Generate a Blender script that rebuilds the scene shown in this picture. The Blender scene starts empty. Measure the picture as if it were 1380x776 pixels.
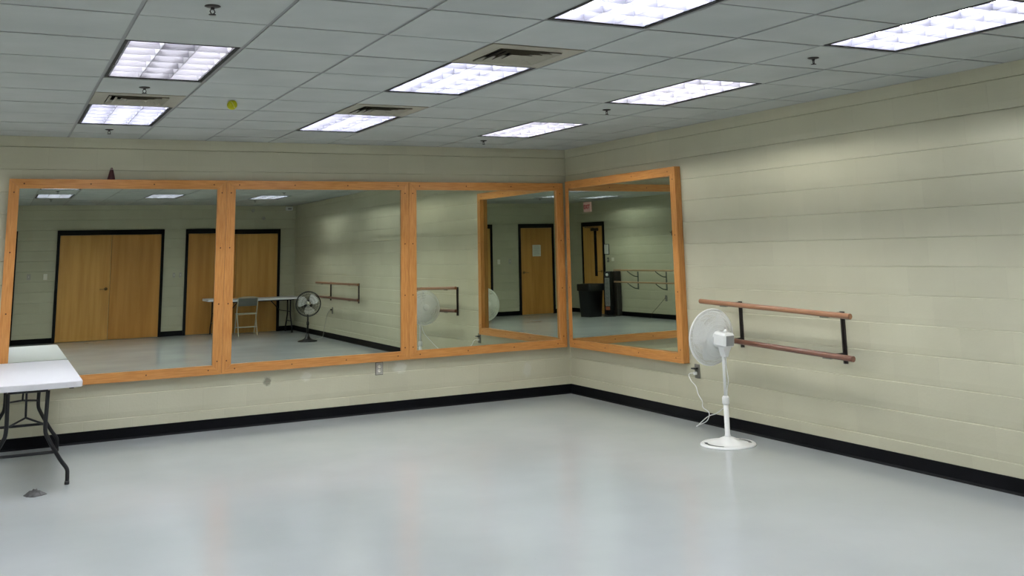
import bpy, math, random
from mathutils import Vector, Matrix
random.seed(7)
PI = math.pi
COL = bpy.context.scene.collection
H = 2.721           # ceiling height
W = 7.7             # room runs x = -W .. 0
D = 12.7            # room runs y = -D .. 0
T = 0.6096          # ceiling grid pitch
GX, GY = -5.2555, -1.0292
Z1 = 0.1877         # first block course joint

# ------------------------------------------------------------------ materials
def srgb(r, g, b):
    f = lambda c: (c / 255) / 12.92 if c / 255 <= .04045 else ((c / 255 + .055) / 1.055) ** 2.4
    return (f(r), f(g), f(b), 1)

def mat(name, col, rough=.5, metal=0, var=.0, scale=8, bump=0, bscale=60, stretch=(1, 1, 1), col2=None, spec=.5, coord='Object'):
    m = bpy.data.materials.new(name); m.use_nodes = True
    nt = m.node_tree; n = nt.nodes; l = nt.links
    p = n['Principled BSDF']
    p.inputs['Base Color'].default_value = col
    p.inputs['Roughness'].default_value = rough
    p.inputs['Metallic'].default_value = metal
    p.inputs['Specular IOR Level'].default_value = spec
    tc = n.new('ShaderNodeTexCoord'); mp = n.new('ShaderNodeMapping')
    mp.inputs['Scale'].default_value = stretch
    l.new(tc.outputs[coord], mp.inputs[0])
    if var or col2:
        no = n.new('ShaderNodeTexNoise'); no.inputs['Scale'].default_value = scale; no.inputs['Detail'].default_value = 6
        l.new(mp.outputs[0], no.inputs['Vector'])
        r = n.new('ShaderNodeValToRGB')
        c2 = col2 or tuple(c * (1 - var) for c in col[:3]) + (1,)
        c1 = col if col2 else tuple(min(1, c * (1 + var)) for c in col[:3]) + (1,)
        r.color_ramp.elements[0].color = c2; r.color_ramp.elements[0].position = .35
        r.color_ramp.elements[1].color = c1; r.color_ramp.elements[1].position = .65
        l.new(no.outputs['Fac'], r.inputs[0]); l.new(r.outputs[0], p.inputs['Base Color'])
    if bump:
        nb = n.new('ShaderNodeTexNoise'); nb.inputs['Scale'].default_value = bscale; nb.inputs['Detail'].default_value = 4
        l.new(mp.outputs[0], nb.inputs['Vector'])
        b = n.new('ShaderNodeBump'); b.inputs['Strength'].default_value = bump; b.inputs['Distance'].default_value = .002
        l.new(nb.outputs['Fac'], b.inputs['Height']); l.new(b.outputs[0], p.inputs['Normal'])
    return m

def wood(name, c1, c2, axis, rough=.4, scale=10):
    st = [9, 9, 9]; st[axis] = .6
    m = mat(name, srgb(*c1), rough, var=0, scale=scale, stretch=tuple(st), col2=srgb(*c2), bump=.15, bscale=30)
    return m

def emit(name, col, s):
    m = bpy.data.materials.new(name); m.use_nodes = True
    nt = m.node_tree; nt.nodes.clear()
    o = nt.nodes.new('ShaderNodeOutputMaterial'); e = nt.nodes.new('ShaderNodeEmission')
    e.inputs[0].default_value = col; e.inputs[1].default_value = s
    nt.links.new(e.outputs[0], o.inputs[0]); return m

def block_wall_mat(name, phase, blotch=()):
    m = bpy.data.materials.new(name); m.use_nodes = True
    nt = m.node_tree; n = nt.nodes; l = nt.links; p = n['Principled BSDF']
    p.inputs['Roughness'].default_value = .5; p.inputs['Specular IOR Level'].default_value = .35
    uv = n.new('ShaderNodeUVMap'); mp = n.new('ShaderNodeMapping')
    mp.inputs['Location'].default_value = (phase, -Z1 + .2032 * 4, 0)
    l.new(uv.outputs[0], mp.inputs[0])
    br = n.new('ShaderNodeTexBrick'); l.new(mp.outputs[0], br.inputs['Vector'])
    for k, v in (('Scale', 1), ('Brick Width', .4064), ('Row Height', .2032), ('Mortar Size', .0035), ('Mortar Smooth', .7)):
        br.inputs[k].default_value = v
    br.inputs['Color1'].default_value = (1, 1, 1, 1); br.inputs['Color2'].default_value = (.93, .93, .93, 1); br.inputs['Mortar'].default_value = (.95, .95, .95, 1)
    no = n.new('ShaderNodeTexNoise'); no.inputs['Scale'].default_value = 1.7; no.inputs['Detail'].default_value = 5
    l.new(uv.outputs[0], no.inputs['Vector'])
    r = n.new('ShaderNodeValToRGB')
    r.color_ramp.elements[0].color = srgb(*WALL_A); r.color_ramp.elements[0].position = .3
    r.color_ramp.elements[1].color = srgb(*WALL_B); r.color_ramp.elements[1].position = .7
    l.new(no.outputs['Fac'], r.inputs[0])
    mx = n.new('ShaderNodeMix'); mx.data_type = 'RGBA'; mx.blend_type = 'MULTIPLY'; mx.inputs[0].default_value = .8
    l.new(r.outputs[0], mx.inputs[6]); l.new(br.outputs['Color'], mx.inputs[7])
    out = mx.outputs[2]
    for (u, v, ru, rv, c) in blotch:           # bare paint patches and scuffs, each with its own shape
        mp2 = n.new('ShaderNodeMapping'); mp2.inputs['Location'].default_value = (-u / ru, -v / rv, 0); mp2.inputs['Scale'].default_value = (1 / ru, 1 / rv, 1)
        l.new(uv.outputs[0], mp2.inputs[0])
        nz = n.new('ShaderNodeTexNoise'); nz.inputs['Scale'].default_value = 1.8; nz.inputs['Detail'].default_value = 5; l.new(mp2.outputs[0], nz.inputs['Vector'])
        ln = n.new('ShaderNodeVectorMath'); ln.operation = 'LENGTH'; l.new(mp2.outputs[0], ln.inputs[0])
        ad = n.new('ShaderNodeMath'); ad.operation = 'ADD'; l.new(ln.outputs['Value'], ad.inputs[0]); l.new(nz.outputs['Fac'], ad.inputs[1])
        rr = n.new('ShaderNodeMapRange'); rr.inputs[1].default_value = 1.05; rr.inputs[2].default_value = 1.4; rr.inputs[3].default_value = .8; rr.inputs[4].default_value = 0
        l.new(ad.outputs[0], rr.inputs[0])
        m2 = n.new('ShaderNodeMix'); m2.data_type = 'RGBA'; l.new(rr.outputs[0], m2.inputs[0]); l.new(out, m2.inputs[6]); m2.inputs[7].default_value = srgb(*c)
        out = m2.outputs[2]
    l.new(out, p.inputs['Base Color'])
    nb = n.new('ShaderNodeTexNoise'); nb.inputs['Scale'].default_value = 45; nb.inputs['Detail'].default_value = 6; l.new(uv.outputs[0], nb.inputs['Vector'])
    ms = n.new('ShaderNodeMath'); ms.operation = 'MULTIPLY_ADD'; ms.inputs[1].default_value = -.9
    l.new(br.outputs['Fac'], ms.inputs[0]); l.new(nb.outputs['Fac'], ms.inputs[2])
    b = n.new('ShaderNodeBump'); b.inputs['Strength'].default_value = .35; b.inputs['Distance'].default_value = .0025
    l.new(ms.outputs[0], b.inputs['Height']); l.new(b.outputs[0], p.inputs['Normal'])
    return m

WALL_A = (190, 188, 165); WALL_B = (197, 195, 172)
FLOOR_A = (170, 176, 177); FLOOR_B = (182, 187, 189)
LAMP = 67.5
M = {}
M['wall_back'] = block_wall_mat('painted block wall', .12, [(-2.02, .43, .10, .07, (214, 214, 200)), (-3.38, .40, .05, .05, (120, 118, 104)), (-3.0, .42, .07, .06, (205, 205, 190)), (-.55, .30, .07, .1, (196, 196, 182))])
M['wall_side'] = block_wall_mat('painted block wall', .0634)
M['wall_rear'] = block_wall_mat('painted block wall', .3)
M['black'] = mat('black vinyl', srgb(4, 5, 9), .55, var=.2, scale=5, spec=.12)
M['blackpaint'] = mat('black paint', srgb(10, 12, 16), .45, spec=.2)
M['tile'] = mat('acoustic tile', srgb(176, 180, 176), .95, var=.05, scale=2.2, bump=.5, bscale=140, spec=.1)
M['tbar'] = mat('ceiling grid metal', srgb(128, 130, 128), .5)
M['plenum'] = mat('plenum shade', srgb(40, 40, 38), .9)
M['pine_x'] = wood('orange pine', (198, 140, 76), (176, 116, 56), 0)
M['pine_z'] = wood('orange pine', (198, 140, 76), (176, 116, 56), 2)
M['screw'] = mat('dark screw', srgb(80, 50, 28), .4, .4)
M['maple'] = wood('golden veneer', (212, 160, 84), (194, 140, 68), 2, .4, 1.3)
M['maple2'] = wood('golden veneer', (198, 142, 68), (180, 124, 52), 2, .4, 1.1)
M['raila'] = wood('brown varnished wood', (160, 116, 84), (136, 94, 68), 1, .3)
M['railb'] = wood('red brown varnished wood', (116, 78, 62), (98, 64, 52), 1, .3)
M['railc'] = wood('light varnished wood', (186, 150, 112), (164, 126, 88), 1, .3)
M['steel'] = mat('dark steel', srgb(62, 58, 56), .4, .5, var=.1, scale=20)
M['greysteel'] = mat('grey green steel', srgb(96, 106, 96), .45, .3)
M['chrome'] = mat('satin metal', srgb(190, 186, 176), .25, 1)
M['whiteplastic'] = mat('white plastic', srgb(238, 240, 240), .35, var=.01, scale=3)
M['whitegrille'] = mat('white grille wire', srgb(240, 242, 240), .4)
M['clearwhite'] = mat('milky blade plastic', srgb(240, 241, 240), .3)
M['greyplastic'] = mat('grey plastic', srgb(150, 152, 152), .4)
M['tabletop'] = mat('white blow moulded plastic', srgb(226, 226, 232), .42, var=.012, scale=40, bump=.2, bscale=220)
M['tableleg'] = mat('charcoal powder coat', srgb(22, 24, 27), .45, spec=.3)
M['blackplastic'] = mat('black plastic', srgb(16, 17, 19), .3)
M['silverblade'] = mat('polished blade', srgb(236, 236, 232), .25, .2)
M['chairpaint'] = mat('beige grey paint', srgb(186, 184, 166), .4)
M['chairback'] = mat('grey vinyl', srgb(100, 104, 98), .55)
M['vent'] = mat('beige painted diffuser', srgb(150, 146, 130), .55, var=.04, scale=4)
M['reflector'] = mat('white enamel', srgb(236, 236, 240), .5)
M['louver'] = mat('light louver', srgb(100, 100, 110), .45)
M['tube'] = emit('fluorescent tube', (.93, .95, 1.0, 1), LAMP)
M['tubewarm'] = emit('fluorescent tube warm', (1.0, .985, .93, 1), LAMP)
M['tubedim'] = mat('dead tube', srgb(180, 180, 176), .4)
M['gap'] = mat('black gap', srgb(8, 8, 8), .7)
M['plate'] = mat('grey outlet plate', srgb(122, 122, 116), .4, .3)
M['plateback'] = mat('pale outlet plate', srgb(176, 174, 166), .4)
M['ivory'] = mat('ivory plate', srgb(238, 236, 224), .4)
M['brass'] = mat('bronze metal', srgb(150, 120, 80), .3, .8)
M['paper'] = mat('paper', srgb(218, 218, 212), .8)
M['ink'] = mat('ink', srgb(120, 122, 124), .8)
M['cone'] = mat('dark red plastic', srgb(64, 18, 20), .35)
M['conetip'] = mat('pinkish tip', srgb(150, 128, 124), .5)
M['ball'] = mat('yellow green felt', srgb(186, 186, 30), .9, var=.1, scale=30, bump=.5, bscale=200)
M['seam'] = mat('pale seam', srgb(200, 200, 160), .8)
M['rag'] = mat('dark grey cloth', srgb(74, 74, 74), .9, var=.3, scale=20)
M['red'] = mat('red letters', srgb(200, 40, 60), .4)
M['signface'] = mat('pinkish white sign face', srgb(226, 190, 190), .4)
M['signface'].node_tree.nodes['Principled BSDF'].inputs['Emission Color'].default_value = srgb(226, 170, 170); M['signface'].node_tree.nodes['Principled BSDF'].inputs['Emission Strength'].default_value = .25
M['bag'] = mat('black bag plastic', srgb(14, 16, 20), .3, var=.3, scale=10, bump=.8, bscale=18)
M['orange'] = mat('orange brown plastic', srgb(150, 80, 50), .5)
M['glassdark'] = mat('dark door glass', srgb(12, 14, 16), .1)

def mirror_mat():
    m = bpy.data.materials.new('mirror glass'); m.use_nodes = True
    nt = m.node_tree; nt.nodes.clear(); l = nt.links
    o = nt.nodes.new('ShaderNodeOutputMaterial'); g = nt.nodes.new('ShaderNodeBsdfAnisotropic')
    g.inputs['Color'].default_value = (.66, .705, .62, 1); g.inputs['Roughness'].default_value = 0
    l.new(g.outputs[0], o.inputs[0]); return m
M['mirror'] = mirror_mat()

def floor_mat():
    m = bpy.data.materials.new('sealed grey floor'); m.use_nodes = True
    nt = m.node_tree; n = nt.nodes; l = nt.links; p = n['Principled BSDF']
    tc = n.new('ShaderNodeTexCoord')
    a = n.new('ShaderNodeTexNoise'); a.inputs['Scale'].default_value = .9; a.inputs['Detail'].default_value = 7; l.new(tc.outputs['Object'], a.inputs['Vector'])
    r = n.new('ShaderNodeValToRGB'); r.color_ramp.elements[0].position = .3; r.color_ramp.elements[1].position = .7
    r.color_ramp.elements[0].color = srgb(*FLOOR_A); r.color_ramp.elements[1].color = srgb(*FLOOR_B)
    l.new(a.outputs['Fac'], r.inputs[0])
    # small scuffs and specks
    v = n.new('ShaderNodeTexNoise'); v.inputs['Scale'].default_value = 26; v.inputs['Detail'].default_value = 3; l.new(tc.outputs['Object'], v.inputs['Vector'])
    s = n.new('ShaderNodeMapRange'); s.inputs[1].default_value = .76; s.inputs[2].default_value = .82; s.inputs[3].default_value = 0; s.inputs[4].default_value = .5; l.new(v.outputs['Fac'], s.inputs[0])
    mx = n.new('ShaderNodeMix'); mx.data_type = 'RGBA'; l.new(s.outputs[0], mx.inputs[0]); l.new(r.outputs[0], mx.inputs[6]); mx.inputs[7].default_value = srgb(120, 122, 120)
    l.new(mx.outputs[2], p.inputs['Base Color'])
    b = n.new('ShaderNodeTexNoise'); b.inputs['Scale'].default_value = 1.6; b.inputs['Detail'].default_value = 4; l.new(tc.outputs['Object'], b.inputs['Vector'])
    q = n.new('ShaderNodeMapRange'); q.inputs[3].default_value = .13; q.inputs[4].default_value = .23; l.new(b.outputs['Fac'], q.inputs[0]); l.new(q.outputs[0], p.inputs['Roughness'])
    p.inputs['Specular IOR Level'].default_value = .85
    c = n.new('ShaderNodeTexNoise'); c.inputs['Scale'].default_value = 5; c.inputs['Detail'].default_value = 5; l.new(tc.outputs['Object'], c.inputs['Vector'])
    bp = n.new('ShaderNodeBump'); bp.inputs['Strength'].default_value = .02; bp.inputs['Distance'].default_value = .001; l.new(c.outputs['Fac'], bp.inputs['Height']); l.new(bp.outputs[0], p.inputs['Normal'])
    return m
M['floor'] = floor_mat()

# ------------------------------------------------------------------ mesh builder
class MB:
    def __init__(s): s.v = []; s.f = []; s.sm = []; s.mi = []; s.uv = None
    def add(s, vs, fs, smooth=False, mi=0, mtx=None):
        o = len(s.v)
        s.v += [tuple(mtx @ Vector(v)) if mtx else tuple(v) for v in vs]
        s.f += [tuple(i + o for i in f) for f in fs]; s.sm += [smooth] * len(fs); s.mi += [mi] * len(fs); return s
    def box(s, a, b, mi=0, mtx=None, bev=0):
        x0, y0, z0 = [min(p, q) for p, q in zip(a, b)]; x1, y1, z1 = [max(p, q) for p, q in zip(a, b)]
        if not bev:
            return s.add([(x0, y0, z0), (x1, y0, z0), (x1, y1, z0), (x0, y1, z0), (x0, y0, z1), (x1, y0, z1), (x1, y1, z1), (x0, y1, z1)],
                  [(3, 2, 1, 0), (4, 5, 6, 7), (0, 1, 5, 4), (1, 2, 6, 5), (2, 3, 7, 6), (3, 0, 4, 7)], mi=mi, mtx=mtx)
        e = bev; vs = []; idx = {}
        import itertools
        for X in (0, 1):
            for Y in (0, 1):
                for Z in (0, 1):
                    cx, cy, cz = (x0, x1)[X], (y0, y1)[Y], (z0, z1)[Z]; sx, sy, sz = 1 - 2 * X, 1 - 2 * Y, 1 - 2 * Z
                    for k, p in enumerate([(cx, cy + sy * e, cz + sz * e), (cx + sx * e, cy, cz + sz * e), (cx + sx * e, cy + sy * e, cz)]):
                        idx[(X, Y, Z, k)] = len(vs); vs.append(p)
        fs = []
        for X in (0, 1):
            q = [idx[(X, 0, 0, 0)], idx[(X, 1, 0, 0)], idx[(X, 1, 1, 0)], idx[(X, 0, 1, 0)]]; fs.append(q if X else q[::-1])
        for Y in (0, 1):
            q = [idx[(0, Y, 0, 1)], idx[(1, Y, 0, 1)], idx[(1, Y, 1, 1)], idx[(0, Y, 1, 1)]]; fs.append(q[::-1] if Y else q)
        for Z in (0, 1):
            q = [idx[(0, 0, Z, 2)], idx[(1, 0, Z, 2)], idx[(1, 1, Z, 2)], idx[(0, 1, Z, 2)]]; fs.append(q if Z else q[::-1])
        for A in (0, 1):
            for B in (0, 1):
                q = [idx[(0, A, B, 1)], idx[(1, A, B, 1)], idx[(1, A, B, 2)], idx[(0, A, B, 2)]]; fs.append(q if (A ^ B) else q[::-1])
                q = [idx[(A, 0, B, 0)], idx[(A, 1, B, 0)], idx[(A, 1, B, 2)], idx[(A, 0, B, 2)]]; fs.append(q if not (A ^ B) else q[::-1])
                q = [idx[(A, B, 0, 0)], idx[(A, B, 1, 0)], idx[(A, B, 1, 1)], idx[(A, B, 0, 1)]]; fs.append(q if (A ^ B) else q[::-1])
        for X in (0, 1):
            for Y in (0, 1):
                for Z in (0, 1):
                    t = [idx[(X, Y, Z, k)] for k in range(3)]; fs.append(t if (X + Y + Z) % 2 == 1 else t[::-1])
        return s.add(vs, fs, mi=mi, mtx=mtx)
    def tube(s, pts, r, n=10, closed=False, mi=0, mtx=None, cap=True, rs=None):
        pts = [Vector(p) for p in pts]; N = len(pts); vs = []; fs = []
        up = None
        for i, p in enumerate(pts):
            if closed: t = pts[(i + 1) % N] - pts[i - 1]
            else: t = pts[min(i + 1, N - 1)] - pts[max(i - 1, 0)]
            t.normalize()
            if up is None:
                up = Vector((0, 0, 1)) if abs(t.z) < .9 else Vector((1, 0, 0))
            up = (up - t * up.dot(t))
            if up.length < 1e-6: up = t.orthogonal()
            up.normalize(); sd = t.cross(up)
            rr = rs[i] if rs else r
            for k in range(n):
                a = 2 * PI * k / n; vs.append(p + (up * math.cos(a) + sd * math.sin(a)) * rr)
        for i in range(N if closed else N - 1):
            j = (i + 1) % N
            for k in range(n):
                k2 = (k + 1) % n; fs.append((i * n + k, i * n + k2, j * n + k2, j * n + k))
        s.add(vs, fs, True, mi, mtx)
        if cap and not closed:
            s.add(vs[:n], [tuple(range(n))[::-1]], False, mi, mtx); s.add(vs[-n:], [tuple(range(n))], False, mi, mtx)
        return s
    def lathe(s, prof, n=32, mi=0, mtx=None, sx=1, sy=1, smooth=True):
        vs = []; fs = []
        for r, z in prof:
            for k in range(n):
                a = 2 * PI * k / n; vs.append((r * math.cos(a) * sx, r * math.sin(a) * sy, z))
        for i in range(len(prof) - 1):
            for k in range(n):
                k2 = (k + 1) % n; fs.append((i * n + k, i * n + k2, (i + 1) * n + k2, (i + 1) * n + k))
        return s.add(vs, fs, smooth, mi, mtx)
    def prism(s, poly, y0, y1, mi=0, mtx=None):      # polygon in xz, extruded along y
        n = len(poly); vs = [(x, y0, z) for x, z in poly] + [(x, y1, z) for x, z in poly]
        fs = [tuple(range(n)), tuple(range(n, 2 * n))[::-1]] + [(i, i + n, (i + 1) % n + n, (i + 1) % n) for i in range(n)]
        return s.add(vs, fs, mi=mi, mtx=mtx)
    def data(s, name, mats):
        me = bpy.data.meshes.new(name); me.from_pydata(s.v, [], s.f)
        for m in mats: me.materials.append(m)
        me.polygons.foreach_set('use_smooth', s.sm); me.polygons.foreach_set('material_index', s.mi)
        if s.uv:
            ul = me.uv_layers.new(name='UVMap')
            for lp in me.loops: ul.data[lp.index].uv = s.uv(me.vertices[lp.vertex_index].co)
        me.validate(); me.update(); return me
    def obj(s, name, mats, parent=None):
        if not isinstance(mats, (list, tuple)): mats = [mats]
        return link(name, s.data(name, mats), parent)

def link(name, data, parent=None):
    o = bpy.data.objects.new(name, data); COL.objects.link(o)
    if parent: o.parent = parent
    return o
def tag(o, label, cat, group=None):
    o['label'] = label; o['category'] = cat
    if group: o['group'] = group
    return o
def thing(name, label, cat, loc=(0, 0, 0), rz=0, group=None):
    o = link(name, None); o.location = loc; o.rotation_euler = (0, 0, rz); return tag(o, label, cat, group)
def struct(name, b, m, parent=None):
    o = b.obj(name, m, parent)
    if not parent: o['kind'] = 'structure'
    return o
def sempty(name, loc=(0, 0, 0), rz=0):
    o = link(name, None); o.location = loc; o.rotation_euler = (0, 0, rz); o['kind'] = 'structure'; return o
def bez(pts, k=8):      # Catmull-Rom through points
    P = [Vector(p) for p in pts]; out = []
    for i in range(len(P) - 1):
        a = P[max(i - 1, 0)]; b = P[i]; c = P[i + 1]; d = P[min(i + 2, len(P) - 1)]
        for j in range(k):
            t = j / k
            out.append(.5 * ((2 * b) + (c - a) * t + (2 * a - 5 * b + 4 * c - d) * t * t + (-a + 3 * b - 3 * c + d) * t ** 3))
    out.append(P[-1]); return out

# ------------------------------------------------------------------ room shell
def block_wall(name, a, b, nrm, m, uvf):
    """wall face from a to b (xy), grooved at every bed joint, with real thickness"""
    a = Vector(a + (0,)); b = Vector(b + (0,)); n = Vector(nrm + (0,))
    prof = [(0, 0)]; z = Z1
    while z < H + .1:
        prof += [(z - .0055, .0005), (z - .0045, 0), (z + .0005, -.0055), (z + .0025, -.0062), (z + .004, -.0035), (z + .05, 0)]; z += .2032
    prof = [p for p in prof if p[0] < H + .05] + [(H + .05, 0)]
    B = MB(); vs = []
    for z, d in prof:
        for p in (a, b): vs.append(p + n * d + Vector((0, 0, z)))
    k = len(prof); fs = [(2 * i, 2 * i + 1, 2 * i + 3, 2 * i + 2) for i in range(k - 1)]
    vs += [a - n * .15, b - n * .15, b - n * .15 + Vector((0, 0, H + .05)), a - n * .15 + Vector((0, 0, H + .05))]
    q = 2 * k; fs += [(q + 1, q, q + 3, q + 2), (0, q, q + 1, 1), (2 * k - 2, 2 * k - 1, q + 2, q + 3)]
    B.add(vs, fs); B.uv = uvf
    return struct(name, B, m)
block_wall('wall_back', (-W - .15, 0), (.15, 0), (0, -1), M['wall_back'], lambda c: (c.x, c.z))
block_wall('wall_right', (0, 0), (0, -D), (-1, 0), M['wall_side'], lambda c: (c.y, c.z))
block_wall('wall_left', (-W, -D), (-W, 0), (1, 0), M['wall_side'], lambda c: (c.y, c.z))
block_wall('wall_front', (.15, -D), (-W - .15, -D), (0, 1), M['wall_rear'], lambda c: (c.x, c.z))
B = MB().box((-W - .15, -D - .15, -.1), (.15, .15, 0)); struct('floor', B, M['floor'])

# ceiling: tiles in a metal grid, openings left for fixtures and diffusers
cols_l = (-3, 0, 3, 6); rows_l = (0, 4, 8, 13)
lights = []
for i in cols_l:
    for j in rows_l:
        if i == 0 and j == 8: j = 9
        lights.append((i, j))
vents = [(0, 2), (3, 2), (3, 6)]
taken = set()
for i, j in lights: taken |= {(i, j), (i, j + 1)}
for v in vents: taken.add(v)
ceil = MB()
i0, i1 = -5, 8; j0, j1 = -2, 20
for i in range(i0, i1 + 1):
    for j in range(j0, j1 + 1):
        if (i, j) in taken: continue
        xa = max(GX + i * T, -W); xb = min(GX + (i + 1) * T, 0); ya = min(GY - j * T, 0); yb = max(GY - (j + 1) * T, -D)
        if xb - xa < .01 or ya - yb < .01: continue
        e = .010; dz = random.uniform(-.0015, .0015)
        ceil.box((xa + e, yb + e, H + dz), (xb - e, ya - e, H + .018))
cl = struct('ceiling', ceil, M['tile'])
g = MB()
for i in range(i0, i1 + 2):
    x = GX + i * T
    if not -W < x < 0: continue
    # main runners are broken where they would pass nothing: they run full length
    g.box((x - .012, -D, H + .004), (x + .012, 0, H + .02))
for j in range(j0, j1 + 2):
    y = GY - j * T
    if not -D < y < 0: continue
    for i in range(i0, i1 + 1):
        if (i, j) in taken and (i, j - 1) in taken and (i, j) not in vents and (i, j - 1) not in vents: continue
        xa = max(GX + i * T, -W) + .012; xb = min(GX + (i + 1) * T, 0) - .012
        if xb > xa: g.box((xa, y - .012, H + .0045), (xb, y + .012, H + .02))
g.box((-W, -.02, H + .001), (0, 0, H + .02)).box((-.02, -D, H + .001), (0, -.02, H + .02)).box((-W, -D, H + .001), (-W + .02, -.02, H + .02)).box((-W + .02, -D, H + .001), (-.02, -D + .02, H + .02))
g.obj('ceiling_grid', M['tbar'], cl)
MB().box((-W - .15, -D - .15, H + .3), (.15, .15, H + .35)).obj('plenum_deck', M['plenum'], cl)

def baseboard(name, a, b, nrm):
    """cove base: toe flares out at the floor"""
    a = Vector(a); b = Vector(b); n = Vector(nrm)
    prof = [(.0, .0), (.016, 0), (.012, .006), (.006, .016), (.0045, .1), (.0, .103)]
    B = MB(); vs = []
    for p in (a, b):
        for d, z in prof: vs.append((p.x + n.x * d, p.y + n.y * d, z))
    k = len(prof); B.add(vs, [(i, (i + 1) % k, (i + 1) % k + k, i + k) for i in range(k)] + [tuple(range(k))[::-1], tuple(range(k, 2 * k))])
    return struct(name, B, M['black'])
baseboard('baseboard_back', (-W, 0), (0, 0), (0, -1))
baseboard('baseboard_right', (0, 0), (0, -D), (-1, 0))

# doors --------------------------------------------------------------
def door(name, loc, rz, w, leaves, m, handle_side, closer=False, lite=False):
    """origin at floor in the middle, local +y points into the room, w = outside width of frame"""
    r = sempty(name, loc, rz); h = 2.21; f = .055; top = .1
    B = MB()
    B.box((-w / 2, 0, 0), (-w / 2 + f, .04, h)).box((w / 2 - f, 0, 0), (w / 2, .04, h)).box((-w / 2 + f, 0, h - top), (w / 2 - f, .04, h))
    B.obj('door_frame', M['blackpaint'], r)
    iw = w - 2 * f; lw = iw / leaves
    for k in range(leaves):
        x0 = -iw / 2 + k * lw + .003; x1 = x0 + lw - .006
        lf = MB().box((x0, .002, .008), (x1, .024, h - top - .003), bev=.002).obj('door_leaf', m[k % len(m)], r)
        if lite:
            MB().box(((x0 + x1) / 2 - .06 - .12, .0245, .9), ((x0 + x1) / 2 + .06 - .12, .027, 2.0)).obj('vision_panel', M['glassdark'], lf)
        if k == handle_side[0]:
            hx = x1 - .07 if handle_side[1] > 0 else x0 + .07
            hb = MB().lathe([(0, .0), (.032, .0), (.032, .008), (.012, .012), (.012, .045), (0, .045)], 16, mtx=Matrix.Translation((hx, .0245, 1.02)) @ Matrix.Rotation(-PI / 2, 4, 'X'))
            s = -1 if handle_side[1] > 0 else 1
            hb.tube([(hx, .065, 1.02), (hx + s * .03, .07, 1.02), (hx + s * .12, .068, 1.015)], .009, 8)
            hb.obj('door_handle', M['brass'], lf)
    if closer:
        MB().box((-.28, .026, h - top - .12), (.02, .075, h - top - .05), bev=.006).tube([(-.1, .05, h - top - .045), (.2, .12, h - top - .03), (.3, .04, h - top + .01)], .008, 6).obj('door_closer', M['steel'], r)
    return r
# rear wall (behind the camera, seen in the mirrors)
door('door_1', (-3.70, -D, 0), 0, 2.05, 2, [M['maple'], M['maple2']], (0, 1))
door('door_2', (-1.29, -D, 0), 0, 1.90, 2, [M['maple2'], M['maple']], (0, 1))
door('door_3', (-5.93, -D, 0), 0, .98, 1, [M['maple2']], (0, 1))
door('door_4', (-W, -11.31, 0), -PI / 2, 1.0, 1, [M['maple']], (0, -1), True, True)
for k, (a, b) in enumerate(((-W, -6.42), (-5.44, -4.725), (-2.675, -2.24), (-.34, 0))):
    o = baseboard('baseboard_front', (a, -D), (b, -D), (0, 1))
for a, b in ((0, -10.81), (-11.81, -D)):
    baseboard('baseboard_left', (-W, a), (-W, b), (1, 0))

# ------------------------------------------------------------------ ceiling fixtures
def fixture_meshes():
    L, Wd = 2 * T, T
    hx, hy = Wd / 2 - .018, L / 2 - .018
    c = {}
    b = MB()      # housing: open-bottomed white box
    z0, z1 = .012, .14
    b.add([(-hx, -hy, z0), (hx, -hy, z0), (hx, hy, z0), (-hx, hy, z0), (-hx, -hy, z1), (hx, -hy, z1), (hx, hy, z1), (-hx, hy, z1)],
          [(4, 5, 6, 7), (0, 1, 5, 4), (1, 2, 6, 5), (2, 3, 7, 6), (3, 0, 4, 7)])
    c['housing'] = b.data('housing', [M['reflector']])
    b = MB()      # dark reveal round the louver
    ox, oy = Wd / 2 - .012, L / 2 - .012; ix, iy = Wd / 2 - .030, L / 2 - .020
    b.box((-ox, -oy, .001), (-ix, oy, .010)).box((ix, -oy, .001), (ox, oy, .010)).box((-ix, -oy, .001), (ix, -iy, .010)).box((-ix, iy, .001), (ix, oy, .010))
    c['trim_frame'] = b.data('trim_frame', [M['gap']])
    b = MB()      # wedge-section blades, 3 x 6 cells
    zb, zt = .006, .044; tb, tt = .0018, .009
    gx, gy = ix - .001, iy - .001
    for k in range(4):
        x = -gx + 2 * gx * k / 3; x = max(-gx + tt, min(gx - tt, x))
        b.prism([(x - tb, zb), (x + tb, zb), (x + tt, zt), (x - tt, zt)], -gy, gy)
    for k in range(7):
        y = -gy + 2 * gy * k / 6; y = max(-gy + tt, min(gy - tt, y))
        b.prism([(-tb, zb), (tb, zb), (tt, zt), (-tt, zt)], -gx, gx, mtx=Matrix.Translation((0, y, 0)) @ Matrix.Rotation(PI / 2, 4, 'Z'))
    c['louver'] = b.data('louver', [M['louver']])
    for key, m in (('tube', M['tube']), ('tubewarm', M['tubewarm']), ('tubedim', M['tubedim'])):
        b = MB().tube([(0, -hy + .03, .105), (0, hy - .03, .105)], .019, 8)
        c[key] = b.data('lamp_tube', [m])
    return c
FM = fixture_meshes()
CN = {-3: 'left wall column', 0: 'leftmost mirror column', 3: 'middle mirror column', 6: 'right wall column'}
RN = {0: 'nearest the mirror wall', 4: 'second from the mirror wall', 8: 'third from the mirror wall', 9: 'third from the mirror wall', 13: 'nearest the rear doors'}
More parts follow.
